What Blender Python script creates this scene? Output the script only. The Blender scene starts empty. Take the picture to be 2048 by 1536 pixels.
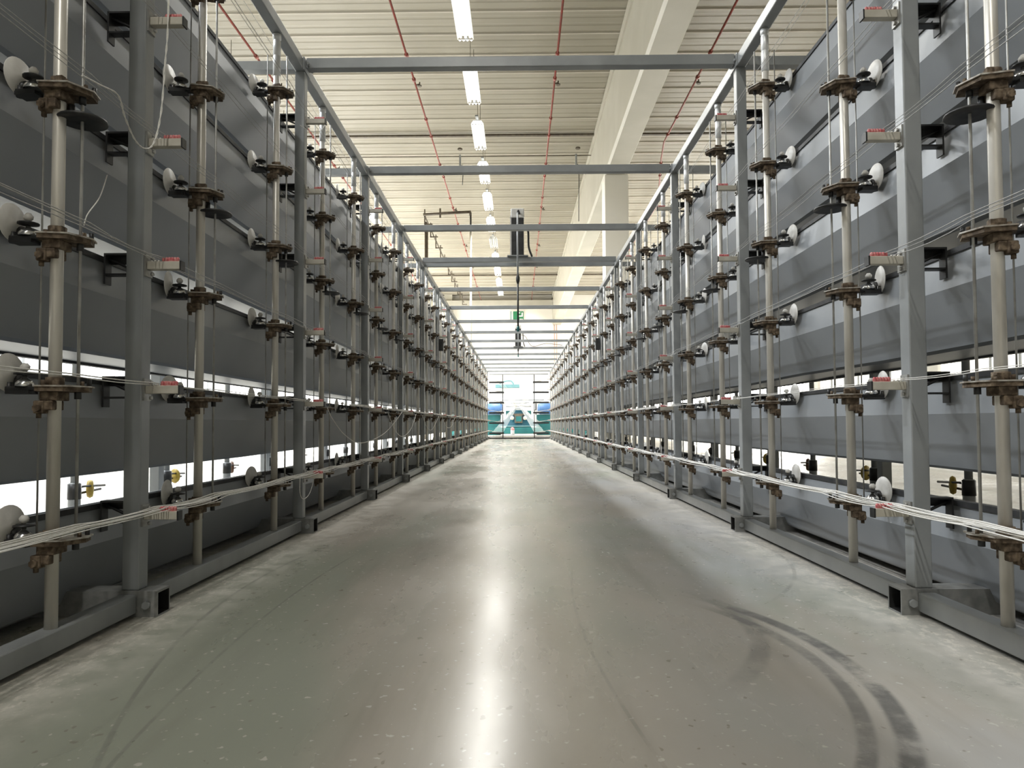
import bpy, bmesh, math, random
from mathutils import Matrix, Vector
random.seed(7)
PI = math.pi
scene = bpy.context.scene
COL = scene.collection

# ---------------------------------------------------------------- camera
F = 1400.0 / 2048 * 36
cam_d = bpy.data.cameras.new('camera')
cam_d.sensor_width = 36; cam_d.lens = F; cam_d.shift_y = 32 / 2048; cam_d.clip_end = 200; cam_d.clip_start = 0.02
cam = bpy.data.objects.new('camera', cam_d); COL.objects.link(cam)
cam.matrix_world = (Matrix.Translation((0, 0, .6)) @ Matrix.Rotation(math.atan(13 / 1400), 4, 'Z') @
                    Matrix.Rotation(PI / 2 + math.atan(47 / 1400), 4, 'X') @ Matrix.Rotation(-.005, 4, 'Z'))
scene.camera = cam
# ---------------------------------------------------------------- world, exposure
w = bpy.data.worlds.new('world'); scene.world = w; w.use_nodes = True
w.node_tree.nodes['Background'].inputs[0].default_value = (.8, .9, 1, 1)
w.node_tree.nodes['Background'].inputs[1].default_value = .6
vs = scene.view_settings
vs.view_transform = 'Standard'; vs.look = 'None'; vs.gamma = 1; vs.exposure = 0.18
cy = scene.cycles; cy.max_bounces = 7; cy.sample_clamp_indirect = 2.5; cy.sample_clamp_direct = 0; cy.caustics_reflective = False; cy.blur_glossy = 1.0
cy.use_denoising = True; cy.denoiser = 'OPENIMAGEDENOISE'; cy.use_adaptive_sampling = False
LAMP_W = 98.0        # watts of one luminaire
WIN_L, WIN_R, FILL_F = 1.9, 2.0, 22.0   # daylight through the wall panels; far value is added fill for the aisle end

# ---------------------------------------------------------------- materials
MATS = {}
def mat(name, col, rough=.5, metal=0, col2=None, scale=6, detail=4, lo=.4, hi=.65, bump=0, emit=0, stretch=None, spec=.5, coat=0):
    if name in MATS: return MATS[name]
    m = bpy.data.materials.new(name); m.use_nodes = True; MATS[name] = m
    nt = m.node_tree; b = nt.nodes['Principled BSDF']
    b.inputs['Base Color'].default_value = (*col, 1); b.inputs['Roughness'].default_value = rough
    b.inputs['Metallic'].default_value = metal
    b.inputs['Specular IOR Level'].default_value = spec
    b.inputs['Coat Weight'].default_value = coat
    if emit:
        b.inputs['Emission Color'].default_value = (*col, 1); b.inputs['Emission Strength'].default_value = emit
    g = nt.nodes.new('ShaderNodeNewGeometry')
    n = nt.nodes.new('ShaderNodeTexNoise'); n.inputs['Scale'].default_value = scale; n.inputs['Detail'].default_value = detail
    src = g.outputs['Position']
    if stretch:
        vm = nt.nodes.new('ShaderNodeVectorMath'); vm.operation = 'MULTIPLY'; vm.inputs[1].default_value = stretch
        nt.links.new(src, vm.inputs[0]); src = vm.outputs[0]
    nt.links.new(src, n.inputs['Vector'])
    if col2:
        r = nt.nodes.new('ShaderNodeValToRGB')
        r.color_ramp.elements[0].position = lo; r.color_ramp.elements[0].color = (*col, 1)
        r.color_ramp.elements[1].position = hi; r.color_ramp.elements[1].color = (*col2, 1)
        nt.links.new(n.outputs['Fac'], r.inputs[0]); nt.links.new(r.outputs[0], b.inputs['Base Color'])
    if bump:
        bu = nt.nodes.new('ShaderNodeBump'); bu.inputs['Strength'].default_value = bump; bu.inputs['Distance'].default_value = .01
        nt.links.new(n.outputs['Fac'], bu.inputs['Height']); nt.links.new(bu.outputs[0], b.inputs['Normal'])
    return m

GREY = mat('grey_paint', (.26, .272, .275), .30, 0, (.32, .333, .335), 5, 6)
SHEET = mat('grey_sheet', (.265, .28, .295), .34, 0, (.32, .335, .35), 2.2, 6, .3, .75)
FOOT = mat('foot_paint', (.20, .205, .20), .5, 0, (.27, .27, .26), 30, 5)
RIM = mat('black_rim', (.02, .021, .024), .5, 0, (.045, .045, .045), 20)
BLACK = mat('black', (.014, .014, .014), .45, 0, (.03, .03, .03), 20)
POLE = mat('pale_pole', (.66, .63, .57), .34, .25, (.50, .47, .41), 16, 6, .45, .7, stretch=(1, 1, .25))
CHROME = mat('bright_sleeve', (.72, .73, .73), .35, .25, (.7, .7, .7), 20)
ROD = mat('thin_rod', (.42, .42, .40), .4, .5, (.3, .29, .27), 20)
RUST = mat('rust', (.070, .047, .028), .75, .1, (.22, .165, .11), 60, 5, .42, .68, bump=.3)
PLATE = mat('plate_metal', (.26, .215, .17), .55, .3, (.55, .53, .48), 45, 5, .35, .65)
WHITE = mat('white_plastic', (.72, .70, .66), .4, 0, (.6, .58, .54), 25)
SILVER = mat('silver_cap', (.82, .82, .82), .18, .9, (.7, .7, .7), 20)
RED = mat('red_eyelet', (.50, .10, .11), .5, 0, (.62, .30, .28), 120)
BEIGE = mat('beige_bar', (.47, .44, .37), .55, 0, (.56, .53, .46), 18)
YARN = mat('yarn', (.74, .72, .67), .85, 0, (.84, .82, .78), 90)
YARN2 = mat('grey_yarn', (.40, .395, .38), .8, 0, (.52, .51, .49), 90)
DECK = mat('roof_deck', (.245, .222, .172), .5, 0, (.28, .256, .202), .5, 3)
CREAM = mat('cream_paint', (.40, .38, .315), .5, 0, (.44, .42, .355), 1.2, 3)
COLM = mat('column_paint', (.74, .71, .63), .5, 0, (.78, .75, .68), 1.2, 3)
WALL = mat('wall_paint', (.80, .77, .70), .7, 0, (.84, .82, .76), .7, 3)
REDPIPE = mat('red_pipe', (.25, .035, .02), .45, 0, (.18, .04, .03), 12)
DARKPIPE = mat('dark_pipe', (.07, .055, .04), .6, 0, (.11, .09, .06), 9)
TEAL = mat('teal_paint', (.012, .115, .12), .4, 0, (.016, .14, .14), 4)
TEAL2 = mat('pale_teal', (.12, .25, .27), .5, 0, (.14, .28, .3), 4)
BLUE = mat('blue_paint', (.05, .13, .30), .4, 0, (.07, .16, .34), 5)
YEL = mat('yellow_wheel', (.55, .40, .06), .5, 0, (.40, .27, .05), 40)
BROWN = mat('brown_wheel', (.12, .06, .035), .5, 0, (.18, .09, .05), 40)
MACHW = mat('machine_white', (.80, .80, .77), .5, 0, (.84, .84, .81), 3)
GREEN = mat('sign_green', (.012, .14, .055), .5, 0, (.016, .16, .065), 5)
YLINE = mat('yellow_line', (.62, .47, .10), .6, 0, (.55, .42, .12), 8)
TUBEL = mat('lamp_tube', (1, 1, .97), .5, 0, emit=5); TUBEL.cycles.emission_sampling = 'NONE'
REFL = mat('lamp_reflector', (.85, .85, .83), .35, .1, (.8, .8, .78), 10)
TUBEOFF = mat('dead_tube', (.55, .55, .52), .4, 0, (.6, .6, .57), 10)

def floor_mat():
    m = bpy.data.materials.new('concrete_floor'); m.use_nodes = True
    nt = m.node_tree; N = nt.nodes; L = nt.links; b = N['Principled BSDF']
    g = N.new('ShaderNodeNewGeometry'); P = g.outputs['Position']
    def noise(s, d, st=None, r=.55):
        n = N.new('ShaderNodeTexNoise'); n.inputs['Scale'].default_value = s; n.inputs['Detail'].default_value = d; n.inputs['Roughness'].default_value = r
        src = P
        if st:
            v = N.new('ShaderNodeVectorMath'); v.operation = 'MULTIPLY'; v.inputs[1].default_value = st; L.new(P, v.inputs[0]); src = v.outputs[0]
        L.new(src, n.inputs['Vector']); return n.outputs['Fac']
    def ramp(x, a, c0, z, c1):
        r = N.new('ShaderNodeValToRGB'); e = r.color_ramp.elements
        e[0].position = a; e[0].color = (*c0, 1); e[1].position = z; e[1].color = (*c1, 1); L.new(x, r.inputs[0]); return r.outputs[0]
    def mr(x, a, z, lo=0., hi=1.):
        r = N.new('ShaderNodeMapRange'); r.interpolation_type = 'SMOOTHSTEP'
        for i, v in zip((1, 2, 3, 4), (a, z, lo, hi)): r.inputs[i].default_value = v
        L.new(x, r.inputs[0]); return r.outputs[0]
    def ma(op, x, y):
        r = N.new('ShaderNodeMath'); r.operation = op
        for i, v in ((0, x), (1, y)):
            if isinstance(v, (int, float)): r.inputs[i].default_value = v
            else: L.new(v, r.inputs[i])
        return r.outputs[0]
    def mix(f, c0, c1):
        r = N.new('ShaderNodeMix'); r.data_type = 'RGBA'; L.new(f, r.inputs[0])
        for i, v in ((6, c0), (7, c1)):
            if isinstance(v, tuple): r.inputs[i].default_value = (*v, 1)
            else: L.new(v, r.inputs[i])
        return r.outputs[2]
    sx = N.new('ShaderNodeSeparateXYZ'); L.new(P, sx.inputs[0])
    base = ramp(noise(1.1, 8, (1, .45, 1)), .36, (.31, .28, .235), .64, (.405, .375, .325))
    # green-grey worn coating in the middle lane, paler grey towards the right
    green = ma('MULTIPLY', mr(noise(.8, 4, (1.3, .35, 1)), .44, .60), .75)
    c = mix(green, base, (.235, .265, .21))
    grey = ma('MULTIPLY', mr(sx.outputs[0], .0, .9), ma('MULTIPLY', mr(noise(1.3, 5, (1, .6, 1)), .3, .7), .8))
    c = mix(grey, c, (.40, .405, .41))
    # pale lint dust along the feet of both creels
    ax = ma('ABSOLUTE', ma('ADD', sx.outputs[0], -.02), 0)
    dust = ma('MULTIPLY', mr(ax, .85, 1.12), mr(noise(9, 8, None, .7), .25, .75))
    c = mix(ma('MULTIPLY', dust, .7), c, (.55, .52, .47))
    crumb = ma('MULTIPLY', mr(ax, 1.02, 1.16), mr(noise(38, 5, (1, .6, 1), .7), .50, .60))
    c = mix(ma('MULTIPLY', crumb, .6), c, (.64, .60, .53))
    # flecks
    c = mix(ma('MULTIPLY', mr(noise(42, 2), .66, .70), .7), c, (.55, .52, .47))
    c = mix(ma('MULTIPLY', mr(noise(30, 2, (1, .7, 1)), .68, .72), .45), c, (.12, .09, .06))
    c = mix(ma('MULTIPLY', mr(noise(5, 6, (1, .10, 1), .6), .5, .75), .35), c, (.16, .15, .12))
    # tyre arcs and long scuffs
    def arc(cx, cy, rad, wd, st, c, y0, y1, x0=-9):
        v = N.new('ShaderNodeVectorMath'); v.operation = 'DISTANCE'
        xy = N.new('ShaderNodeCombineXYZ'); L.new(sx.outputs[0], xy.inputs[0]); L.new(sx.outputs[1], xy.inputs[1])
        L.new(xy.outputs[0], v.inputs[0]); v.inputs[1].default_value = (cx, cy, 0)
        d = ma('ABSOLUTE', ma('SUBTRACT', v.outputs['Value'], rad), 0)
        f = ma('MULTIPLY', mr(d, wd, wd * .45), ma('MULTIPLY', mr(noise(5, 7, None, .7), .3, .6), st))
        f = ma('MULTIPLY', f, ma('MULTIPLY', mr(sx.outputs[1], y0, y0 + .25), mr(sx.outputs[1], y1, y1 - .3)))
        f = ma('MULTIPLY', f, mr(sx.outputs[0], x0, x0 + .15))
        return mix(f, c, (.13, .125, .115))
    c = arc(-.316, 1.775, 1.131, .030, 1.0, c, .7, 2.5, .4)
    c = arc(-.316, 1.775, 1.06, .024, .8, c, .7, 2.4, .4)
    c = arc(-.159, 2.159, .842, .035, .5, c, 1.5, 2.6, .4)
    c = arc(-.34, 3.344, 1.528, .010, .35, c, 2.3, 4.4, .5)
    c = arc(2.945, 2.687, 3.963, .008, .45, c, 1.1, 3.6, -2)
    c = arc(7.58, 2.367, 8.38, .006, .45, c, .9, 3.4, -2)
    c = arc(6.6, 2.2, 6.42, .006, .35, c, .9, 3, 0)
    L.new(c, b.inputs['Base Color'])
    ro = mr(noise(1.6, 6, (1, .3, 1), .6), .3, .7, .18, .34)
    ro = ma('ADD', ro, ma('MULTIPLY', dust, .3))
    L.new(ro, b.inputs['Roughness'])
    bu = N.new('ShaderNodeBump'); bu.inputs['Strength'].default_value = .05; bu.inputs['Distance'].default_value = .01
    L.new(noise(3.0, 6), bu.inputs['Height']); L.new(bu.outputs[0], b.inputs['Normal'])
    return m
FLOOR = floor_mat()

def window_mat(name, col, strength, scale):
    m = bpy.data.materials.new(name); m.use_nodes = True
    nt = m.node_tree; N = nt.nodes; L = nt.links; b = N['Principled BSDF']
    g = N.new('ShaderNodeNewGeometry'); wv = N.new('ShaderNodeTexNoise'); wv.noise_dimensions = '1D'
    s = N.new('ShaderNodeSeparateXYZ'); L.new(g.outputs['Position'], s.inputs[0])
    wv.inputs['Scale'].default_value = scale; wv.inputs['Detail'].default_value = 3; L.new(s.outputs[1], wv.inputs['W'])
    r = N.new('ShaderNodeMapRange'); L.new(wv.outputs['Fac'], r.inputs[0])
    for i, v in zip((1, 2, 3, 4), (.46, .54, strength * .35, strength)): r.inputs[i].default_value = v
    b.inputs['Base Color'].default_value = (.7, .7, .7, 1); b.inputs['Emission Color'].default_value = (*col, 1)
    L.new(r.outputs[0], b.inputs['Emission Strength'])
    return m
WINL = window_mat('daylight_panel_cool', (.86, .93, 1), WIN_L, 4)
WINR = window_mat('daylight_panel_warm', (1, .97, .86), WIN_R, 4)
DARKWIN = mat('shut_panel', (.45, .45, .43), .5, 0, (.5, .5, .48), 4)
FILLF = window_mat('far_fill_panel', (1, .98, .93), FILL_F, 1.6)  # added fill glow that brightens the far end of the hall

# ---------------------------------------------------------------- mesh builder
class MB:
    def __init__(s): s.v = []; s.f = []; s.m = []; s.sm = []
    def add(s, vs_, fs, mi=0, smooth=False):
        o = len(s.v); s.v += [tuple(p) for p in vs_]
        for f in fs: s.f.append([i + o for i in f]); s.m.append(mi); s.sm.append(smooth)
        return s
    def box(s, a, b, mi=0, bev=0):
        x0, y0, z0 = [min(p, q) for p, q in zip(a, b)]; x1, y1, z1 = [max(p, q) for p, q in zip(a, b)]
        if bev:
            bm = bmesh.new(); bmesh.ops.create_cube(bm, size=1)
            for v in bm.verts:
                v.co = Vector(((x0 + x1) / 2 + v.co.x * (x1 - x0), (y0 + y1) / 2 + v.co.y * (y1 - y0), (z0 + z1) / 2 + v.co.z * (z1 - z0)))
            bmesh.ops.bevel(bm, geom=bm.edges[:], offset=bev, segments=2, affect='EDGES', profile=.5)
            bm.verts.index_update()
            s.add([v.co[:] for v in bm.verts], [[v.index for v in f.verts] for f in bm.faces], mi); bm.free(); return s
        v = [(x0, y0, z0), (x1, y0, z0), (x1, y1, z0), (x0, y1, z0), (x0, y0, z1), (x1, y0, z1), (x1, y1, z1), (x0, y1, z1)]
        return s.add(v, [(0, 3, 2, 1), (4, 5, 6, 7), (0, 1, 5, 4), (1, 2, 6, 5), (2, 3, 7, 6), (3, 0, 4, 7)], mi)
    def lathe(s, prof, axis='Z', c=(0, 0, 0), n=16, mi=0):
        vs_ = []; fs = []
        for r, h in prof:
            for i in range(n):
                a = 2 * PI * i / n; u, v = r * math.cos(a), r * math.sin(a)
                p = (u, v, h) if axis == 'Z' else ((h, u, v) if axis == 'X' else (v, h, u))
                vs_.append((p[0] + c[0], p[1] + c[1], p[2] + c[2]))
        for k in range(len(prof) - 1):
            for i in range(n):
                j = (i + 1) % n; fs.append((k * n + i, k * n + j, (k + 1) * n + j, (k + 1) * n + i))
        fs.append(tuple(range(n))[::-1]); fs.append(tuple((len(prof) - 1) * n + i for i in range(n)))
        return s.add(vs_, fs, mi, True)
    def cyl(s, c, r, h, axis='Z', n=14, mi=0, bev=0):
        if bev: return s.lathe([(r - bev, 0), (r, bev), (r, h - bev), (r - bev, h)], axis, c, n, mi)
        return s.lathe([(r, 0), (r, h)], axis, c, n, mi)
    def tube(s, pts, r, n=6, mi=0):
        pts = [Vector(p) for p in pts]; vs_ = []; fs = []
        for i, p in enumerate(pts):
            d = (pts[min(i + 1, len(pts) - 1)] - pts[max(i - 1, 0)]).normalized()
            up = Vector((0, 0, 1)) if abs(d.z) < .9 else Vector((1, 0, 0))
            a = d.cross(up).normalized(); b = a.cross(d)
            for k in range(n):
                t = 2 * PI * k / n; vs_.append(p + (a * math.cos(t) + b * math.sin(t)) * r)
        for i in range(len(pts) - 1):
            for k in range(n):
                j = (k + 1) % n; fs.append((i * n + k, i * n + j, (i + 1) * n + j, (i + 1) * n + k))
        fs.append(tuple(range(n))[::-1]); fs.append(tuple((len(pts) - 1) * n + k for k in range(n)))
        return s.add(vs_, fs, mi, True)
    def prism(s, poly, z0, z1, mi=0):
        n = len(poly); v = [(x, y, z0) for x, y in poly] + [(x, y, z1) for x, y in poly]
        return s.add(v, [tuple(range(n))[::-1], tuple(range(n, 2 * n))] + [(i, (i + 1) % n, n + (i + 1) % n, n + i) for i in range(n)], mi)
    def extrude_y(s, poly, y0, y1, mi=0, closed=True):      # poly in (x, z)
        n = len(poly); v = [(x, y0, z) for x, z in poly] + [(x, y1, z) for x, z in poly]
        fs = [(i, (i + 1) % n, n + (i + 1) % n, n + i) for i in range(n if closed else n - 1)]
        if closed: fs += [tuple(range(n))[::-1], tuple(range(n, 2 * n))]
        return s.add(v, fs, mi)
    def mesh(s, name, mats):
        me = bpy.data.meshes.new(name); me.from_pydata(s.v, [], s.f)
        for m in (mats if isinstance(mats, (list, tuple)) else [mats]): me.materials.append(m)
        for p, mi, sm in zip(me.polygons, s.m, s.sm): p.material_index = mi; p.use_smooth = sm and len(p.vertices) == 4
        bm = bmesh.new(); bm.from_mesh(me); bmesh.ops.recalc_face_normals(bm, faces=bm.faces); bm.to_mesh(me); bm.free()
        return me

def tag(o, label=None, cat=None, group=None, kind=None):
    if label: o['label'] = label
    if cat: o['category'] = cat
    if group: o['group'] = group
    if kind: o['kind'] = kind
    return o
def obj(name, me, mats=None, parent=None, loc=(0, 0, 0)):
    if isinstance(me, MB): me = me.mesh(name, mats)
    o = bpy.data.objects.new(name, me); COL.objects.link(o); o.location = loc
    if parent: o.parent = parent
    return o
def empty(name, loc=(0, 0, 0)):
    o = bpy.data.objects.new(name, None); COL.objects.link(o); o.location = loc; o.empty_display_size = .1; return o
def struct(name, mb, m): return tag(obj(name, mb, m), kind='structure')
ORD = ['first', 'second', 'third', 'fourth', 'fifth', 'sixth', 'seventh', 'eighth', 'ninth', 'tenth', 'eleventh', 'twelfth', 'thirteenth',
       'fourteenth', 'fifteenth', 'sixteenth', 'seventeenth', 'eighteenth', 'nineteenth', 'twentieth']
def od(n):
    if n <= 20: return ORD[n - 1]
    return ('twenty-' if n < 30 else 'thirty-') + ORD[n % 10 - 1] if n % 10 else {30: 'thirtieth'}[n]
LEVEL = ['lowest', 'second', 'third', 'fourth', 'fifth', 'topmost']

# ---------------------------------------------------------------- the hall
XW, YN, YF, ZC = 10.0, -10.0, 44.0, 8.7
struct('floor', MB().box((-XW, YN, -.2), (XW, YF, 0)), FLOOR)
# corrugated roof deck, ribs running across the hall
d = MB(); prof = []
y = YN
while y < YF:
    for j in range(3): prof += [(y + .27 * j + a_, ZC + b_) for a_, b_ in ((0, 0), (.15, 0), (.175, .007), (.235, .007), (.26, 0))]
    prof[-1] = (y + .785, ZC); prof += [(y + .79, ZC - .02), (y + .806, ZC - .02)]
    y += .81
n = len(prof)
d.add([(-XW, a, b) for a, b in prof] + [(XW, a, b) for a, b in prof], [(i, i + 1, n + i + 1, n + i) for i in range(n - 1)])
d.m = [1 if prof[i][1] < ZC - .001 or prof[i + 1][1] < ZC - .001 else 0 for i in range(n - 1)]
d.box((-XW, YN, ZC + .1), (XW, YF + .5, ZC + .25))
struct('ceiling', d, [DECK, mat('lit_seam_lip', (.62, .58, .50), .5)])  # paler lip colour stands in for light caught along the seams
struct('wall_far', MB().box((-XW, YF, 0), (XW, YF + .2, ZC + .2)), WALL)
struct('wall_near', MB().box((-XW, YN - .2, 0), (XW, YN, ZC + .2)), WALL)
for sd, nm, wm in ((-1, 'left', WINL), (1, 'right', WINR)):
    m = MB()
    m.box((sd * XW, YN, 0), (sd * (XW + .2), YF, .7)); m.box((sd * XW, YN, 4.2), (sd * (XW + .2), YF, ZC + .2))
    for k in range(9): m.box((sd * XW, YN + k * 6.69, .7), (sd * (XW + .2), YN + k * 6.69 + .48, 4.2))
    struct('wall_' + nm, m, WALL)
    for k in range(8):
        y0 = YN + k * 6.69 + .48; y1 = y0 + 6.21
        q = MB(); q.box((sd * (XW + .08), y0, .7), (sd * (XW + .12), y1, 4.2))
        if k < 2: wm_ = DARKWIN
        else: wm_ = FILLF if k >= 5 else wm  # far bays glow much stronger, added to lift the aisle end
        wo = struct('window_%d' % (k + 1 + (0 if sd < 0 else 8)), q, wm_)
        fr = MB()
        for j in range(1, 7): fr.box((sd * (XW + .05), y0 + j * .887 - .025, .7), (sd * (XW + .079), y0 + j * .887 + .025, 4.2))
        fr.box((sd * (XW + .05), y0, 2.4), (sd * (XW + .079), y1, 2.45))
        obj('window_frame', fr, GREY, wo)
# big bay beam and its column on the right
bm_ = MB().extrude_y([(2.18, ZC - .021), (2.18, 6.85), (2.23, 6.80), (2.68, 6.80), (2.70, 6.82), (2.70, ZC - .021)], YN, YF); bm_.box((2.14, YN, 8.45), (2.74, YF, ZC - .022))
struct('roof_beam', bm_, CREAM)
cm = MB(); cm.box((2.18, 17.3, 0), (2.77, 17.9, 6.8), 0, .012)
struct('column', cm, COLM)
cm = MB(); cm.box((-4.6, 43.4, 0), (-4.1, 44, ZC - .03), 0, .012)
struct('column.001', cm, CREAM)
bm2 = MB(); bm2.box((-XW, 43.2, 7.9), (2.17, 43.9, 8.25)); struct('trim_1', bm2, CREAM)
# dark seams / cross members under the deck
for i, (yy, zz, h) in enumerate(((19.2, 8.60, .05), (37.5, 8.58, .06))):
    struct('trim_%d' % (i + 2), MB().box((-XW, yy, zz), (XW, yy + .10, zz + h)), DARKPIPE)
for i, xx in enumerate((-6.0, 6.2)):
    struct('trim_%d' % (i + 4), MB().box((xx, YN, .0005), (xx + .12, YF - 2, .003)), YLINE)

# yellow door-height far wall features: pinkish pipes
pk = MB()
for xx in (2.28, 2.42): pk.cyl((xx, 43.85, 0), .035, 7.0, 'Z', 10)
tag(obj('wall_pipe', pk, mat('pink_pipe', (.62, .42, .36), .6)), 'pair of pale red pipes running down the far wall', 'pipe')

# luminaires
def lamp_meshes():
    r = MB(); L = 1.5
    r.extrude_y([(-.15, 0), (-.15, .012), (-.10, .085), (.10, .085), (.15, .012), (.15, 0), (.142, 0), (.095, .075), (-.095, .075), (-.142, 0)], 0, L)
    # saw-toothed louvre ends
    e = []
    for yy in (0, L):
        for k in range(4):
            x = -.14 + k * .07
            e.append([(x, yy, 0), (x + .07, yy, 0), (x + .035, yy, -.03)])
    for t in e:
        a, b_, c_ = t; s_ = .004 if a[1] == 0 else -.004
        r.add([a, b_, c_, (a[0], a[1] + s_, a[2]), (b_[0], b_[1] + s_, b_[2]), (c_[0], c_[1] + s_, c_[2])],
              [(0, 1, 2), (3, 5, 4), (0, 3, 4, 1), (1, 4, 5, 2), (2, 5, 3, 0)])
    t = MB()
    for x in (-.085, 0, .085): t.cyl((x, .03, .03), .019, L - .06, 'Y', 10)
    c = MB().box((-.035, -.2, .086), (.035, L + .2, .12))
    wi = MB()
    for yy in (.2, L - .2): wi.tube([(0, yy, .12), (0, yy, ZC - 7.6 - .01)], .006, 6)
    return r.mesh('reflector', REFL), t.mesh('lamp_tube', TUBEL), t.mesh('lamp_tube_off', TUBEOFF), c.mesh('housing', GREY), wi.mesh('hanger', DARKPIPE)
LM = lamp_meshes()
la = bpy.data.lights.new('lamp_light', 'AREA'); la.shape = 'RECTANGLE'; la.size = .27; la.size_y = 1.45; la.energy = LAMP_W; la.color = (1, .985, .93); la.spread = math.radians(155)
la2 = la.copy(); la2.energy = LAMP_W * 3.5; la2.color = (.90, .95, 1); la3 = la.copy(); la3.energy = LAMP_W * 1.9
def lamp(x, y, z, label, on=True, group=None, side=False):
    t = tag(empty('ceiling_lamp', (x, y, z)), label, 'lamp', group)
    obj('reflector', LM[0], parent=t); obj('lamp_tube', LM[1] if on else LM[2], parent=t); obj('housing', LM[3], parent=t); obj('hanger', LM[4], parent=t)
    if on:
        lo = bpy.data.objects.new('light', la2 if side else (la3 if y > 19 else la)); COL.objects.link(lo); lo.parent = t; lo.location = (0, .75, -.005)
zL = 7.6
for k in range(-1, 11):
    yf = 7.0 * 1400 * (.001279 + .000259 * k)
    if k >= 0:
        lb = 'unlit grey fluorescent luminaire in the lit row above the aisle' if k == 6 else 'lit white fluorescent luminaire above the aisle, %s from the top edge of the photo' % od(k + 1)
    else: lb = 'lit fluorescent luminaire above the aisle, just outside the top edge of the photo'
    lamp(-.93, yf - 1.5, zL, lb, k != 6, 'fluorescent luminaires above the aisle')
for k in range(3):
    lamp(-.93, -2.2 - 2.54 * k, zL, 'lit fluorescent luminaire of the row behind the viewpoint, %s one back' % od(k + 1), True, 'fluorescent luminaires above the aisle')
lamp(-4.9, 22.6, zL, 'lit luminaire glowing just above the left creel top, seen between its pole tops', True, 'luminaires over the side aisles')
for j, x in enumerate((-6.0,)):
    for k in range(0, 13):
        lamp(x, 1.0 + k * 3.3, zL, 'lit fluorescent luminaire in the row over the %s side aisle, %s from the camera' % (('left', 'right')[j], od(k + 1)), True, 'luminaires over the side aisles', True)

# sprinkler pipes
def sprinkler(pts, label, heads):
    t = tag(empty('sprinkler_pipe', pts[0]), label, 'pipe', 'red sprinkler pipes under the roof')
    o = Vector(pts[0])
    obj('pipe', MB().tube([Vector(p) - o for p in pts], .022, 10), REDPIPE, t)
    for i, yy in enumerate(heads):
        for a, b in zip(pts[:-1], pts[1:]):
            if a[1] <= yy <= b[1]:
                f = (yy - a[1]) / (b[1] - a[1]); x = a[0] + f * (b[0] - a[0]); z = a[2] + f * (b[2] - a[2])
                c = MB().cyl((x - o.x, yy - o.y - .05, z - o.z), .042, .10, 'Y', 10, 0, .008)
                obj('coupling', c, REDPIPE, t)
                if i % 3 == 1:
                    h = MB().cyl((x - o.x + .09, yy - o.y + .25, z - o.z - .03), .05, .02, 'Z', 10); h.cyl((x - o.x + .09, yy - o.y + .25, z - o.z - .01), .014, .08, 'Z', 8)
                    h.tube([(x - o.x, yy - o.y + .25, z - o.z), (x - o.x + .09, yy - o.y + .25, z - o.z + .03)], .012, 6)
                    obj('sprinkler_head', h, DARKPIPE, t)
zp = 8.3
hd = [9.2 + 1.55 * i + (i % 2) * .5 for i in range(20)]
sprinkler([(-2.30, 6, zp), (-2.30, YF, zp)], 'thin red sprinkler pipe left of the lamp row', hd)
sprinkler([(.85, 6, zp), (.85, YF, zp)], 'thin red sprinkler pipe between the lamp row and the cream beam', hd)
sprinkler([(4.03, 6, zp), (4.03, 19.0, zp), (4.2, 20.2, zp), (4.95, 24.5, zp), (4.95, YF, zp)], 'red sprinkler pipe with a bend, right of the cream beam', hd)
sprinkler([(-5.45, 6, zp), (-5.45, YF, zp)], 'red sprinkler pipe at the far left above the left creel', hd)
c = MB().tube([(-6, 20.3, 8.45), (2.17, 20.3, 8.45)], .014, 8)
tag(obj('conduit', c, DARKPIPE), 'thin dark conduit crossing under the roof to the cream beam', 'pipe')
for i, (xx, lb) in enumerate(((-1.65, 'small ceiling sensor with grey bracket on the conduit, left of the lamps'), (1.75, 'small ceiling sensor with grey bracket on the conduit beside the beam'))):
    t = tag(empty('sensor', (xx, 20.3, 8.40)), lb, 'sensor', 'sensors on the roof conduit')
    obj('sensor_head', MB().cyl((0, -.35, .10), .07, .05, 'Z', 12, 0, .01), DARKPIPE, t)
    obj('bracket', MB().box((-.05, -.05, -.25), (.0, .06, .08)), GREY, t)
    obj('cable', MB().tube([(.02, 0, -.2), (.06, .0, -.45), (.04, 0, -.8 if i == 0 else -1.9)], .012, 6), BLACK, t)
# dark hanging pipe run with stepped hangers
t = tag(empty('service_pipe', (-3.1, 25, 8.1)), 'dark branch pipe crossing left of the lamps under the roof', 'pipe')
obj('pipe', MB().tube([(-.3, 0, .05), (1.42, 0, .14)], .05, 10), DARKPIPE, t)
obj('flange', MB().cyl((1.36, 0, .08), .09, .06, 'X', 12), DARKPIPE, t)
obj('valve', MB().box((.28, -.03, -.07), (.34, .03, .27)), DARKPIPE, t)
pd = tag(empty('drop_pipe', (-1.69, 25, 0)), 'slim vertical pipe, dark above and white below, hanging from the branch pipe', 'pipe')
obj('upper_pipe', MB().cyl((0, 0, 7.5), .033, .72, 'Z', 10), BLACK, pd); obj('lower_pipe', MB().cyl((0, 0, .0), .037, 7.5, 'Z', 10), CREAM, pd)
tag(obj('drop_pipe', MB().cyl((-3.62, 27.5, 0), .07, 8.6, 'Z', 12), DARKPIPE), 'thick dark vertical pipe behind the left creel top', 'pipe')
t = tag(empty('cable_tray', (-3.35, 25, 8.1)), 'dark overhead line on stepped hangers running away to the far wall', 'tray')
obj('rail', MB().tube([(0, 0, 0), (0, 18, 0)], .03, 8), DARKPIPE, t)
for i in range(11):
    q = MB(); yy = i * 1.7; q.box((-.02, yy, -.32), (.02, yy + .04, .25)); q.box((-.02, yy, -.32), (.28, yy + .04, -.28))
    obj('hanger', q, DARKPIPE, t)
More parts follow.
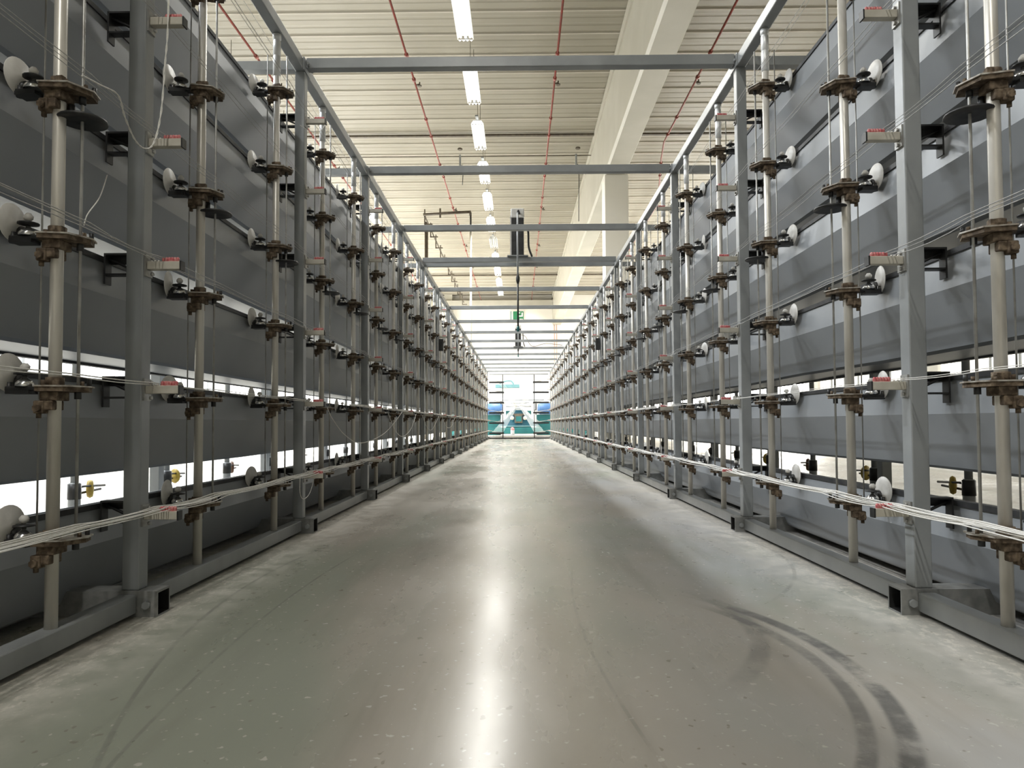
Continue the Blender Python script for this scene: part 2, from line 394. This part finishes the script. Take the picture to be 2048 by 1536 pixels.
# exit sign on the far wall
t = tag(empty('exit_sign', (.0, 43.9, 7.0)), 'green escape route sign with white figure high on the far wall', 'sign')
obj('panel', MB().box((-.48, 0, 0), (.38, .05, .70), 0, .008), WHITE, t)
obj('green_face', MB().box((-.31, -.01, .05), (.35, -.001, .66)), GREEN, t)
q = MB(); q.box((.10, -.02, .12), (.30, -.011, .19)); q.box((-.02, -.02, .32), (.30, -.011, .40)); q.box((.22, -.02, .40), (.30, -.011, .58)); q.box((-.02, -.02, .53), (.14, -.011, .60))
obj('pictogram', q, WHITE, t)
obj('edge_strip', MB().box((-.47, -.01, .05), (-.42, -.001, .66)), TEAL2, t)

# ---------------------------------------------------------------- creels
S = 1.671; Y0 = 2.214; NP = 16; YEND = Y0 + S * 15 + .055
XI = {-1: 1.200, 1: 1.235}      # inner faces of the posts
XF = {-1: 1.135, 1: 1.185}      # ends of the cross feet
ZT = 2.60
LZ = [.305 + .401 * k for k in range(6)]
SIDE = {-1: 'left', 1: 'right'}
YP = lambda i: 1.84 + .8355 * i
NPOLE = 31
def X(s, u): return s * (XI[s] + u)      # u = distance outward from the inner post face

# hollow cross foot, mesh in local coords: u along +x, opening at u=0
def foot_mesh(s):
    m = MB(); o = .08; t_ = .006; L = 2.06 - XF[s]
    pts = [(0, 0), (o, 0), (o, o), (0, o)]; ins = [(t_, t_), (o - t_, t_), (o - t_, o - t_), (t_, o - t_)]
    v = [(0, *p) for p in pts] + [(s * L, *p) for p in pts] + [(0, *p) for p in ins] + [(s * .09, *p) for p in ins]
    f = [(i, (i + 1) % 4, 4 + (i + 1) % 4, 4 + i) for i in range(4)] + [(i, (i + 1) % 4, 8 + (i + 1) % 4, 8 + i) for i in range(4)] + \
        [(8 + i, 8 + (i + 1) % 4, 12 + (i + 1) % 4, 12 + i) for i in range(4)] + [(4, 5, 6, 7), (12, 13, 14, 15)]
    m.add(v, f[:8] + f[12:13]); m.add(v, f[8:12] + f[13:], 1); return m.mesh('cross_foot', [FOOT, BLACK])  # black inner walls paint in the shade inside the open tube end
for s in (-1, 1):
    sd = SIDE[s]
    fr = tag(empty('creel_frame', (X(s, .0275), Y0, 0)), 'grey painted steel creel frame along the %s side of the aisle' % sd, 'frame', 'creel frames beside the aisle')
    ox, oy = X(s, .0275), Y0
    post = MB().box((-.0275, 0, .08), (.0275, .055, ZT), 0, .004).mesh('post', GREY)
    foot = foot_mesh(s)
    bolt = MB().cyl((0, -.012, 0), .013, .013, 'Y', 6).mesh('bolt', GREY)
    bq = MB()
    a, b = s * .0275, s * .132
    bq.box((a, .0, .005), (b, .035, .011)); bq.box((a, .033, -.02), (b, .037, .011))
    bq.box((a, .0, -.062), (b, .03, -.056)); bq.box((b - s * .006, 0, -.09), (b, .035, .011))
    bq.tube([(a, .02, -.05), (b, .02, 0)], .005, 6)
    brk = bq.mesh('trough_bracket', BLACK)
    opost = MB().box((s * (2.0 - XI[s] - .0275), 0, .08), (s * (2.055 - XI[s] - .0275), .055, ZT), 0, .004).mesh('outer_post', GREY)
    brail = MB().box((-.0275, .068, .012), (.0275, S - .012, .07), 0, .004).mesh('base_rail', GREY)
    orail = MB().box((s * (2.0 - XI[s] - .0275), .068, .012), (s * (2.055 - XI[s] - .0275), S - .012, .07)).mesh('outer_rail', GREY)
    arm = MB().box((s * .0275, .0, ZT + .01), (s * (2.0 - XI[s]), .055, ZT + .06)).mesh('top_outrigger', GREY)
    ep = MB(); ep.box((-s * .034, -.03, ZT - .005), (-s * .0275, .085, ZT + .066)); ep.cyl((-s * .045, .07, ZT + .03), .008, .012, 'X', 6)
    ep.cyl((-s * .045, -.015, ZT + .03), .008, .012, 'X', 6)
    epm = ep.mesh('end_plate', GREY)
    for k in range(NP):
        p = obj('post', post, parent=fr, loc=(0, k * S, 0))
        for l in range(6):
            if k < 9 or l < 0: obj('trough_bracket', brk, parent=p, loc=(0, .055, .345 + .405 * l))
        f_ = obj('cross_foot', foot, parent=fr, loc=(s * (XF[s] - XI[s] - .0275), k * S - .012, 0))
        obj('bolt', bolt, parent=f_, loc=(s * .032, 0, .038))
        if k < 15:
            obj('base_rail', brail, parent=fr, loc=(0, k * S, 0))
            obj('outer_rail', orail, parent=fr, loc=(0, k * S, 0))
        obj('outer_post', opost, parent=fr, loc=(0, k * S, 0))
        obj('top_outrigger', arm, parent=fr, loc=(0, k * S, 0))
        if k: obj('end_plate', epm, parent=fr, loc=(0, k * S, 0))
    obj('base_rail', MB().box((-.0275, .5 - Y0, .012), (.0275, -.012, .07), 0, .004), GREY, fr)
    tr = MB(); tr.box((-.0275, .5 - Y0, ZT), (.0275, YEND - Y0, ZT + .062), 0, .005)
    obj('top_rail', tr, GREY, fr)

    # sheet metal troughs
    for l in range(6):
        zr = .345 + .405 * l; P = XI[s] + .16
        t = tag(empty('yarn_trough', (s * P, Y0, zr)), 'long grey sheet trough on the %s creel, %s level' % (sd, LEVEL[l] if l in (0, 5) else LEVEL[l] + ' from floor'), 'trough', 'sheet metal troughs of the creels')
        ya, yb = .3 - Y0, YEND - Y0 - .1
        nseg = 2 * 15 + 2; m = MB(); rim = MB()
        prof = [(.014, 0), (0, -.125), (.080, -.305), (.095, -.315), (.31, -.315), (.33, -.30), (.33, -.05), (.326, -.05), (.326, -.297), (.308, -.311), (.096, -.311), (.084, -.303), (.004, -.125), (.018, 0)]
        ys = [ya + (yb - ya) * i / nseg for i in range(nseg + 1)]
        n = len(prof); vv = []; ff = []
        rr = random.Random(l * 7 + s)
        for i, yy in enumerate(ys):
            wob = rr.uniform(-.004, .004)
            for j, (u, z) in enumerate(prof): vv.append((s * u, yy, z + wob * (1 if z < -.2 else .3)))
        for i in range(nseg):
            for j in range(n): ff.append((i * n + j, i * n + (j + 1) % n, (i + 1) * n + (j + 1) % n, (i + 1) * n + j))
        m.add(vv, ff)
        obj('trough_body', m, SHEET, t)
        obj('rim', MB().box((s * .006, ya, -.016), (s * .026, yb, .002)), RIM, t)
        obj('bottom_edge', MB().box((s * .310, ya, -.322), (s * .336, yb, -.296)), RIM, t)
        if l == 0: port = MB().lathe([(.022, 0), (.022, -s * .020), (.017, -s * .028), (.011, -s * .028)], 'X', (0, 0, 0), 14).mesh('yarn_port', BLACK)
        for i in range(13):
            obj('yarn_port', port, parent=t, loc=(0, YP(i) - Y0 + .03, LZ[l] - zr + .012))

# crossbars over the aisle
cb = MB().box((-XI[-1] + .008, 0, 0), (XI[1] - .008, .055, .06), 0, .004).mesh('crossbar', GREY)
for k in range(1, NP):
    o = obj('crossbar', cb, loc=(0, Y0 + k * S, ZT + .015))
    tag(o, 'grey square steel crossbar spanning the aisle between the creel tops, %s from the camera' % od(k), 'crossbar', 'steel crossbars over the aisle')
o = obj('crossbar', cb, loc=(0, Y0 + 4 * S - .22, ZT + .02)); tag(o, 'extra crossbar carrying the larger black hoist box over the aisle', 'crossbar', 'steel crossbars over the aisle')

# guide poles with their adjusting rods
def pole_meshes(s):
    t = MB().cyl((0, 0, .07), .0162, ZT - .07, 'Z', 16).mesh('pole_tube', POLE)
    sl = MB(); sl.lathe([(.0162, 2.38), (.019, 2.382), (.019, 2.48), (.017, 2.483), (.017, 2.487), (.019, 2.49), (.019, 2.56), (.017, 2.563), (.017, 2.569), (.021, 2.572), (.021, 2.597)], 'Z', (0, 0, 0), 16)
    r1 = MB().cyl((-s * .043, .03, .30), .0042, 2.2, 'Z', 8).mesh('adjusting_rod', ROD)
    r2 = MB().cyl((s * .052, .015, .30), .0028, 2.2, 'Z', 6).mesh('adjusting_rod', ROD)
    return t, sl.mesh('sleeve', CHROME), r1, r2
# tensioner: u (x) outward, y away, z up; origin on the pole axis at plate level
def tens(s):
    M = {}
    pl = [(-.062, .075), (-.078, .030), (-.050, -.035), (.028, -.048), (.045, -.010), (.035, .03), (-.01, .07)]
    pl = [(s * a, b) for a, b in pl]
    m = MB(); m.prism(pl, -.004, .0)
    inner = [(a * .93, .006 + (b - .006) * .93) for a, b in pl]; m.prism(inner, -.016, -.004, 1)
    m.cyl((-s * .058, .055, 0), .006, .020, 'Z', 8, 2); m.cyl((-s * .06, .02, 0), .005, .012, 'Z', 8, 1)
    m.cyl((-s * .043, .03, -.035), .009, .03, 'Z', 8, 2)
    M['guide_plate'] = m.mesh('guide_plate', [PLATE, RUST, BLACK])
    m = MB(); m.box((-.024, -.028, -.040), (.024, .026, -.016), 0, .003); m.box((s * .008, -.034, -.074), (s * .036, -.006, -.040), 0, .004)
    m.box((-.012, -.03, -.065), (.012, .022, -.040), 0, .003); m.cyl((s * .022, -.044, -.06), .010, .01, 'Y', 6); m.cyl((0, 0, .0), .022, .022, 'Z', 12)
    m.box((-s * .03, -.03, 0), (-s * .012, -.016, .018)); m.cyl((s * .028, -.02, -.086), .007, .012, 'Z', 6)
    m.cyl((s * .030, .0, .0), .007, .016, 'Z', 8)
    M['clamp'] = m.mesh('clamp', RUST)
    m = MB(); m.box((s * .026, -.016, -.014), (s * .122, .016, -.002), 0, .003); m.cyl((s * .118, -.0, -.02), .009, .03, 'Z', 8)
    m.box((s * .055, -.022, -.022), (s * .115, .020, -.012))
    M['arm'] = m.mesh('arm', BLACK)
    m = MB(); m.lathe([(.024, 0), (.023, .008), (.017, .016), (.010, .020), (.006, .024), (.006, .032)], 'Z', (s * .078, 0, -.002), 16)
    M['cap'] = m.mesh('cap', SILVER)
    m = MB(); m.lathe([(.008, .028), (.026, .030), (.026, .034), (.009, .038)], 'Z', (s * .078, 0, 0), 14, 0); m.lathe([(.004, .038), (.011, .044), (.012, .052), (.006, .060)], 'Z', (s * .078, 0, 0), 12, 1)
    M['knob'] = m.mesh('knob', [BLACK, WHITE])
    m = MB(); m.lathe([(.018, -.002), (.051, -.0015), (.052, 0), (.051, .0015), (.018, .003), (.006, .012)], 'X', (0, 0, 0), 24); 
    M['disc'] = m.mesh('disc', WHITE)
    m = MB(); m.lathe([(.020, .004), (.060, 0), (.062, .004), (.060, .008), (.015, .016)], 'Z', (-s * .045, .03, -.085), 20)
    m.cyl((-s * .02, .02, -.08), .008, .04, 'Z', 8)
    M['black_disc'] = m.mesh('lower_disc', BLACK)
    # the same thing as one mesh for distant copies
    allm = MB(); mats = [PLATE, RUST, BLACK, SILVER, WHITE]
    for key in ('guide_plate', 'clamp', 'arm', 'cap', 'knob', 'disc'):
        me = M[key]; off = Vector((s * .120, 0, .035)) if key == 'disc' else Vector((0, 0, 0))
        base = len(allm.v)
        allm.v += [tuple(v.co + off) for v in me.vertices]
        for p in me.polygons:
            allm.f.append([base + i for i in p.vertices]); allm.m.append(mats.index(me.materials[p.material_index])); allm.sm.append(False)
    M['whole'] = allm.mesh('yarn_tensioner', mats); M['raw'] = allm
    return M
far = MB(); fmats = [PLATE, RUST, BLACK, SILVER, WHITE]
for s in (-1, 1):
    sd = SIDE[s]; PM = pole_meshes(s); TM = tens(s)
    for i in range(NPOLE):
        px, py = X(s, .0275), YP(i)
        t = tag(empty('guide_pole', (px, py, 0)), 'pale round steel guide pole on the %s creel, %s pole from the camera' % (sd, od(i + 1)), 'pole', 'guide poles of the %s creel' % sd)
        obj('pole_tube', PM[0], parent=t)
        if i < 16: obj('sleeve', PM[1], parent=t)
        if i < 12: obj('adjusting_rod', PM[2], parent=t); obj('adjusting_rod', PM[3], parent=t)
        for l in range(6):
            rot = random.uniform(-.12, .12)
            if i >= 25:
                b0 = len(far.v); raw = TM['raw']
                far.v += [(v[0] + px, v[1] + py, v[2] + LZ[l]) for v in raw.v]
                for f, mi in zip(raw.f, raw.m): far.f.append([b0 + q for q in f]); far.m.append(mi); far.sm.append(False)
                continue
            lab = '%s yarn tensioner on %s creel, %s pole from the camera, %s level%s' % (
                'black-disced' if l == 3 else ('rusty' if i < 12 else 'small rusty'), sd, od(i + 1), LEVEL[l], '' if l in (0, 5) else ' up')
            if i < 11:
                e = tag(empty('yarn_tensioner', (px, py, LZ[l])), lab, 'tensioner', 'yarn tensioners on the %s creel' % sd)
                e.rotation_euler.z = rot
                for key in ('guide_plate', 'clamp', 'arm', 'cap', 'knob'): obj(key, TM[key], parent=e)
                dd = obj('disc', TM['disc'], parent=e, loc=(s * .120, 0, .035)); dd.rotation_euler = (0, 0, random.uniform(-.15, .15))
                if l == 3: obj('lower_disc', TM['black_disc'], parent=e)
            else:
                e = obj('yarn_tensioner', TM['whole'], loc=(px, py, LZ[l])); e.rotation_euler.z = rot
                tag(e, lab.replace('black-disced', 'small rusty'), 'tensioner', 'yarn tensioners on the %s creel' % sd)
tag(obj('yarn_tensioner', far, fmats), 'mass of tiny yarn tensioners at the far ends of both creels', 'tensioner', kind='stuff')

# eyelet bars on the posts, reaching into the aisle
for s in (-1, 1):
    sd = SIDE[s]
    bar = MB().box((-s * .112, 0, -.013), (-s * .006, .026, .013), 0, .002).mesh('bar', BEIGE)
    pl = MB(); pl.box((-s * .006, -.006, -.035), (0, .036, .035)); pl.cyl((-s * .013, .015, .024), .006, .008, 'X', 6); pl.cyl((-s * .013, .015, -.026), .006, .008, 'X', 6)
    plm = pl.mesh('mounting_plate', ROD)
    ey = MB()
    for j in range(6): ey.lathe([(.003, 0), (.0058, .005), (.0058, .012), (.003, .016)], 'Z', (-s * (.055 + j * .009), .013, .012), 8, 0)
    for j in range(3): ey.lathe([(.003, 0), (.004, .004), (.003, .007)], 'Z', (-s * (.016 + j * .011), .013, .012), 8, 1)
    ey.box((-s * .104, .008, .012), (-s * .052, .018, .016))
    eym = ey.mesh('eyelet_strip', [RED, WHITE])
    cap = MB().box((-s * .117, -.001, -.016), (-s * .112, .027, .014)).mesh('end_cap', BLACK)
    wh = MB().box((-s * .117, 0, -.013), (0, .026, .013)); wh.box((-s * .104, .006, .013), (-s * .052, .020, .020), 1); whm = wh.mesh('eyelet_bar', [BEIGE, RED])
    for k in range(NP):
        for l in range(6):
            loc = (X(s, 0), Y0 + k * S + .012, LZ[l] + .008)
            lab = 'beige eyelet bar on %s creel, %s post from the camera, %s level%s' % (sd, od(k + 1), LEVEL[l], '' if l in (0, 5) else ' up')
            if k < 7:
                e = tag(empty('eyelet_bar', loc), lab, 'eyelet bar', 'eyelet bars on the %s creel' % sd)
                for nm, me in (('bar', bar), ('mounting_plate', plm), ('eyelet_strip', eym), ('end_cap', cap)): obj(nm, me, parent=e)
            else: tag(obj('eyelet_bar', whm, loc=loc), lab, 'eyelet bar', 'eyelet bars on the %s creel' % sd)

# yarn strands along the creels
for s in (-1, 1):
    for l in range(6):
        m = MB(); ns = (10, 6, 3, 3, 2, 2)[l]
        for q in range(ns):
            rr = random.Random(100 * l + q + 7 * s)
            xo = -.012 - .078 * (q + .5) / ns if l < 2 else -.035 - .012 * q; r = rr.choice((.0009, .0011, .0014)) * (1.7 if l < 1 else 1.4 if l < 2 else 1); pts = []; zz = .026 + .004 * (q % 3)
            y_ = .9 if l else .7; k = 0
            stops = sorted([Y0 + S * k + .025 for k in range(NP)] + [YP(i) for i in range(NPOLE)])
            stops = [.9] + stops + [27.35]
            if l == 1 and q > 1: stops = [v for v in stops if v > (4.3 if s < 0 else 5.1)]
            for a, b in zip(stops[:-1], stops[1:]):
                sag = rr.uniform(.001, .012) if l != 1 else rr.uniform(0, .006)
                nn = 4 if a < 9 else 2
                jx = rr.uniform(-.006, .006)
                for i in range(nn):
                    f = i / nn; pts.append((X(s, xo) + s * jx * math.sin(PI * f), a + (b - a) * f, LZ[l] + zz - sag * 4 * f * (1 - f)))
            pts.append((X(s, xo), 27.35, LZ[l] + zz)); m.tube(pts, r, 5)
        tag(obj('yarn_strands', m, YARN if l < 2 else YARN2), '%s of pale yarn running along the %s creel at its %s level%s' % (('thick bundle' if l == 0 else 'strands'), SIDE[s], LEVEL[l], '' if l in (0, 5) else ' up'), 'yarn', 'yarn running along the creels')
for s, offs in ((-1, ((.055, 2.74), (.09, 2.80), (.16, 2.70))), (1, ((.06, 2.72), (.075, 2.75), (.09, 2.78), (.12, 2.74), (.17, 2.80)))):
    m = MB()
    for u, z in offs: m.tube([(X(s, u), 1.2 + 1.67 * i, z + (.02 if i % 2 else 0)) for i in range(16)], .0016, 5)
    tag(obj('yarn_strands', m, YARN), 'fine pale yarns stretched above the top rail of the %s creel' % SIDE[s], 'yarn')

# loose loops hanging on the left creel
def smooth(pts, n=6):
    P_ = [Vector(p) for p in pts]; out = []
    for i in range(len(P_) - 1):
        p0, p1, p2, p3 = P_[max(i - 1, 0)], P_[i], P_[i + 1], P_[min(i + 2, len(P_) - 1)]
        for j in range(n):
            t = j / n; out.append(.5 * ((2 * p1) + (p2 - p0) * t + (2 * p0 - 5 * p1 + 4 * p2 - p3) * t * t + (3 * p1 - p0 - 3 * p2 + p3) * t ** 3))
    return out + [P_[-1]]
def loop(pts, r, label, name='yarn_loop'):
    tag(obj(name, MB().tube(smooth(pts), r, 6), YARN), label, 'yarn', 'loose yarn on the left creel')
x_ = -1.15
loop([(x_, 4.2, .70), (x_, 4.32, .633), (x_, 4.63, .529), (x_, 5.1, .463), (x_, 5.9, .510), (x_, 6.5, .62), (x_, 6.9, .72)], .0026, 'longest slack yarn loop below the second level of the left creel')
loop([(x_, 6.16, .70), (x_, 6.5, .545), (x_, 6.93, .477), (x_, 7.47, .547), (x_, 7.84, .71)], .003, 'shorter slack yarn loop just beyond the longest one')
loop([(x_, 8.37, .70), (x_, 8.83, .549), (x_, 9.34, .532), (x_, 10.1, .714)], .003, 'small far slack yarn loop on the left creel')
loop([(x_, 10.5, .71), (x_, 11.2, .55), (x_, 12.0, .56), (x_, 12.6, .71)], .003, 'farthest slack yarn loop on the left creel')
loop([(x_, 3.68, .33), (x_, 3.68, .243), (x_, 3.74, .203), (x_, 3.856, .226), (x_, 3.95, .32)], .0018, 'short yarn loop hanging low at the second left post')
loop([(x_, 4.124, 2.392), (x_, 4.02, 2.312), (x_, 3.825, 2.229), (x_, 3.648, 2.186)], .0018, 'pale yarn end at the top of the second left post')
x_ = -1.13
tw = smooth([(x_, 1.78, 1.51), (x_, 1.857, 1.523), (x_, 1.942, 1.535), (x_, 1.979, 1.487), (x_, 2.033, 1.444), (x_, 2.088, 1.44), (x_, 2.14, 1.48), (x_, 2.18, 1.592), (x_, 2.201, 1.757), (x_, 2.217, 1.913), (x_, 2.221, 2.3)], 10)
m = MB()
for ph in (0, PI):
    m.tube([Vector(p) + Vector((math.cos(i * .9 + ph), math.sin(i * .9 + ph), 0)) * .0018 for i, p in enumerate(tw)], .0016, 5)
tag(obj('twisted_cord', m, YARN), 'twisted pale cord looping from the nearest left tensioner to the first post', 'cord', 'loose yarn on the left creel')
loop([(-1.16, 1.845, 1.135), (-1.16, 1.86, 1.17), (-1.17, 1.93, 1.24), (-1.18, 1.98, 1.32)], .0016, 'short frayed yarn end above the nearest left pole tensioner')

# outer guide poles with wheels, seen through the gaps between the troughs
om = {}
for s in (-1, 1):
    p1 = MB().cyl((0, 0, .07), .017, ZT - .07, 'Z', 12).mesh('pole_tube', GREY)
    p2 = MB().cyl((0, 0, .12), .026, .22, 'Z', 12, 0, .004).mesh('sleeve', GREY)
    for i in range(16):
        px, py = s * 2.0275, 2.35 + .8355 * i
        t = tag(empty('outer_pole', (px, py, 0)), 'grey outer pole with %s wheel behind the %s creel, %s from the camera' % ('brown' if i % 3 == 0 else 'yellow', SIDE[s], od(i + 1)), 'pole', 'outer poles of the creels')
        obj('pole_tube', p1, parent=t); obj('sleeve', p2, parent=t)
        if 'a%d' % s not in om:
            am = MB(); am.tube([(0, 0, 0), (s * .02, .1, 0), (s * .04, .30, -.012)], .006, 6); am.tube([(0, 0, -.03), (s * .05, .1, -.035), (s * .06, .30, -.03)], .006, 6); am.cyl((0, 0, -.05), .028, .07, 'Z', 10)
            om['a%d' % s] = am.mesh('wire_arm', BLACK)
            for nm, mm in (('w0', BROWN), ('w1', YEL)):
                om[nm] = MB().lathe([(.012, -.016), (.038, -.012), (.045, 0), (.038, .012), (.012, .016)], 'Y', (0, 0, 0), 18).mesh('wheel', mm)
        wa = obj('wire_arm', om['a%d' % s], parent=t, loc=(0, 0, .315))
        wl = obj('wheel', om['w0' if i % 3 == 0 else 'w1'], parent=wa, loc=(s * .045, .19, -.02)); wl.rotation_euler = (0, 0, s * (.6 + .5 * (i % 2)))

# hoist boxes on the crossbars with hanging switch
def hoist(x, y, zb, hh, label, rodz, cablez):
    t = tag(empty('hoist_box', (x, y, zb)), label, 'box', 'hoist boxes over the aisle')
    q = MB().box((-.078, 0, 0), (.078, .12, hh * .80), 0, .006); q.box((-.05, -.006, .06), (-.02, 0, hh * .78)); q.box((.02, -.006, .06), (.05, 0, hh * .78))
    obj('body', q, BLACK, t)
    q = MB().box((-.085, -.01, hh * .80), (.085, .13, hh), 0, .012); obj('top_cover', q, WHITE, t)
    obj('side_plate', MB().box((-.095, .0, 0), (-.080, .12, hh * .86)), WHITE, t)
    obj('base_plate', MB().box((-.13, -.05, -.012), (.13, .14, 0)), GREY, t)
    obj('hose', MB().tube(smooth([(.078, .05, hh * .62), (.12, .05, hh * .62), (.135, .05, hh * .5), (.14, .05, hh * .2), (.18, .05, 0)]), .013, 8), BLACK, t)
    p = tag(empty('pendant_switch', (x - .0, y - .10, 0)), 'hanging cable with a dark grip under the %s hoist box' % ('larger near' if hh > .5 else 'small far'), 'cable', 'pendants of the hoist boxes')
    obj('rod', MB().cyl((0, 0, rodz), .012, zb + hh * .86 - rodz, 'Z', 8), GREY, p)
    obj('hook', MB().tube(smooth([(0, 0, zb + hh * .86), (.01, 0, zb + hh * .90), (.02, .06, zb + hh * .9), (.02, .09, zb + hh * .88)]), .012, 6), BLACK, p)
    obj('cable', MB().cyl((0, 0, cablez), .011, rodz - cablez, 'Z', 8), BLACK, p)
    obj('collar', MB().lathe([(.012, -.05), (.024, -.01), (.024, .03), (.012, .06)], 'Z', (0, 0, rodz), 10), BLACK, p)
    obj('grip', MB().lathe([(.01, -.03), (.017, -.025), (.017, .025), (.01, .035)], 'Z', (0, 0, cablez), 10), TEAL if hh > .5 else BLACK, p)
hoist(.0, Y0 + 4 * S - .22, ZT + .092, .60, 'tall black hoist box with white cover on the fifth bar over the aisle', 2.37, 1.76)
hoist(.0, Y0 + 10 * S, ZT + .089, .60, 'small distant black box with white cover standing on a far crossbar', 2.58, 2.42)
tag(obj('power_cable', MB().tube(smooth([(.08, 18.9, 3.0), (.2, 18.9, 2.95), (.38, 18.9, 2.69), (.75, 18.9, 2.76), (1.2, 18.9, 2.71)]), .008, 6), DARKPIPE), 'thin grey cable sagging from the far box to the right creel', 'cable')

# control boxes on the creel
for s in (-1, 1):
    tag(obj('control_box', MB().box((X(s, -.07), Y0 + 5 * S - .06, 1.70), (X(s, -.003), Y0 + 5 * S - .015, 1.88), 0, .006), BLACK), 'small dark box on the sixth post of the %s creel' % SIDE[s], 'box', 'small dark boxes on the creels')

# end frame where the yarns leave the creels
YE = 27.55
for s in (-1, 1):
    t = tag(empty('guide_stand', (s * .62, YE, 0)), 'thin black stand with stacked horizontal arms at the far end of the %s creel' % SIDE[s], 'stand', 'black guide stands at the far end')
    obj('upright', MB().cyl((0, 0, 0), .018, 2.52, 'Z', 8), BLACK, t)
    for l in range(6):
        q = MB().box((-s * .05, -.035, LZ[l] - .12), (s * (XI[s] - .66), .035, LZ[l] - .055)); obj('arm', q, BLACK, t)
q = MB().box((-XI[-1], 27.36, 0), (XI[1], 27.44, .05)); q.box((-.61, 27.37, .0), (-.58, 27.43, .02)); tag(obj('floor_bar', q, BLACK), 'black bar lying across the aisle end on the floor', 'bar')
tag(obj('threshold', MB().box((-2.6, 27.75, 0), (2.6, 28.15, .13), 0, .01), WHITE), 'pale raised threshold across the aisle end', 'threshold')
tag(obj('end_crossbar', MB().box((-1.15, YE - .03, 2.52), (1.18, YE + .03, 2.56)), GREY), 'thin bar joining the tops of the two black guide stands', 'crossbar')
# converging yarn sheets
for s in (-1, 1):
    m = MB()
    for l in range(6):
        for q in range(5 if l else 9):
            x0 = X(s, -.02 - .015 * q); m.tube([(x0, 27.4, LZ[l] + .02), (s * (.72 + .05 * q - .1), YE, LZ[l] - .05), (s * (.05 + .018 * q), 32.3, 1.38 + .012 * l)], .0045, 4)
    tag(obj('yarn_fan', m, YARN), 'fan of pale yarns converging on the machine from the %s creel' % SIDE[s], 'yarn', 'yarn fans at the machine')
# teal machine
YM = 32.6
t = tag(empty('textile_machine', (0, YM, 0)), 'teal textile machine with white cabinet closing the far end of the aisle', 'machine')
for s in (-1, 1):
    q = MB().box((s * 3.2, .3, .0), (s * .85, 1.6, 1.02), 0, .02); q.box((s * 3.1, .27, .70), (s * .9, .3, .74)); obj('side_cabinet', q, TEAL, t)
q = MB(); q.box((-1.1, -.2, .12), (1.1, .5, .42), 0, .02); q.box((-.6, .2, .42), (.6, .9, 1.2), 0, .02); obj('bed', q, TEAL, t)
q = MB(); q.add([(-.95, 0, .5), (.95, 0, .5), (.14, .15, 1.32), (-.14, .15, 1.32), (-.95, .3, .5), (.95, .3, .5), (.14, .35, 1.32), (-.14, .35, 1.32)], [(0, 1, 2, 3), (4, 7, 6, 5), (0, 4, 5, 1), (1, 5, 6, 2), (2, 6, 7, 3), (3, 7, 4, 0)])
obj('apron', q, mat('deep_teal', (.008, .07, .11), .4, 0, (.012, .09, .13), 4), t)
obj('rail', MB().box((-.92, -.08, .45), (.92, 0, .50)), TEAL2, t)
q = MB().box((-.18, -.16, .62), (.18, .1, 1.0), 0, .02); q.box((-.25, -.1, .98), (.25, .1, 1.06)); obj('feed_head', q, DARKPIPE, t)
obj('head_panel', MB().box((-.13, -.175, .70), (.13, -.161, .93)), TEAL, t)
q = MB()
for sx in (-1, 1): q.lathe([(.02, 0), (.09, .02), (.09, .10), (.02, .12)], 'Y', (sx * .30, -.18, .85), 14)
obj('pulley', q, BEIGE, t)
obj('tension_rollers', MB().box((-.13, -.05, 1.22), (.13, .05, 1.30)).cyl((-.6, .1, 1.40), .035, 1.2, 'X', 10).cyl((-.75, .1, 1.55), .03, 1.5, 'X', 10).cyl((-1.2, .2, 1.70), .03, 2.4, 'X', 10), GREY, t)
q = MB().box((-1.3, .9, 1.60), (2.0, 2.4, 2.42), 0, .02); obj('white_cabinet', q, MACHW, t)
q = MB().box((-1.1, .6, 2.30), (.05, .85, 2.46), 0, .01); q.tube(smooth([(-.9, .7, 2.5), (-.6, .7, 2.62), (-.35, .7, 2.62), (-.22, .7, 2.46)]), .04, 8); obj('pale_teal_duct', q, TEAL2, t)
for s in (-1, 1):
    q = MB().lathe([(.05, 0), (.22, .03), (.26, .12), (.26, .70), (.22, .80), (.05, .83)], 'X', (-1.55 if s < 0 else .88, .1, 1.28), 20)
    obj('blue_drum', q, BLUE, t)
    q = MB().box((s * .78, .0, 1.0), (s * .84, .1, 1.65)); q.cyl((s * .76 - .03, -.03, 1.18), .05, .06, 'Z', 8); obj('drum_support', q, BLACK, t)
q = MB().cyl((-.28, -.5, 0), .09, .30, 'Z', 14, 0, .01); tag(obj('bucket', q, GREY, None, (0, YM, 0)), 'small grey bucket with a red rag on the floor before the machine', 'bucket')
q = MB().lathe([(.09, 0), (.08, .08), (.03, .14)], 'Z', (-.28, -.5, .30), 10); tag(obj('rag', q, RED, None, (0, YM, 0)), 'red and black rag lying on the grey bucket', 'rag')
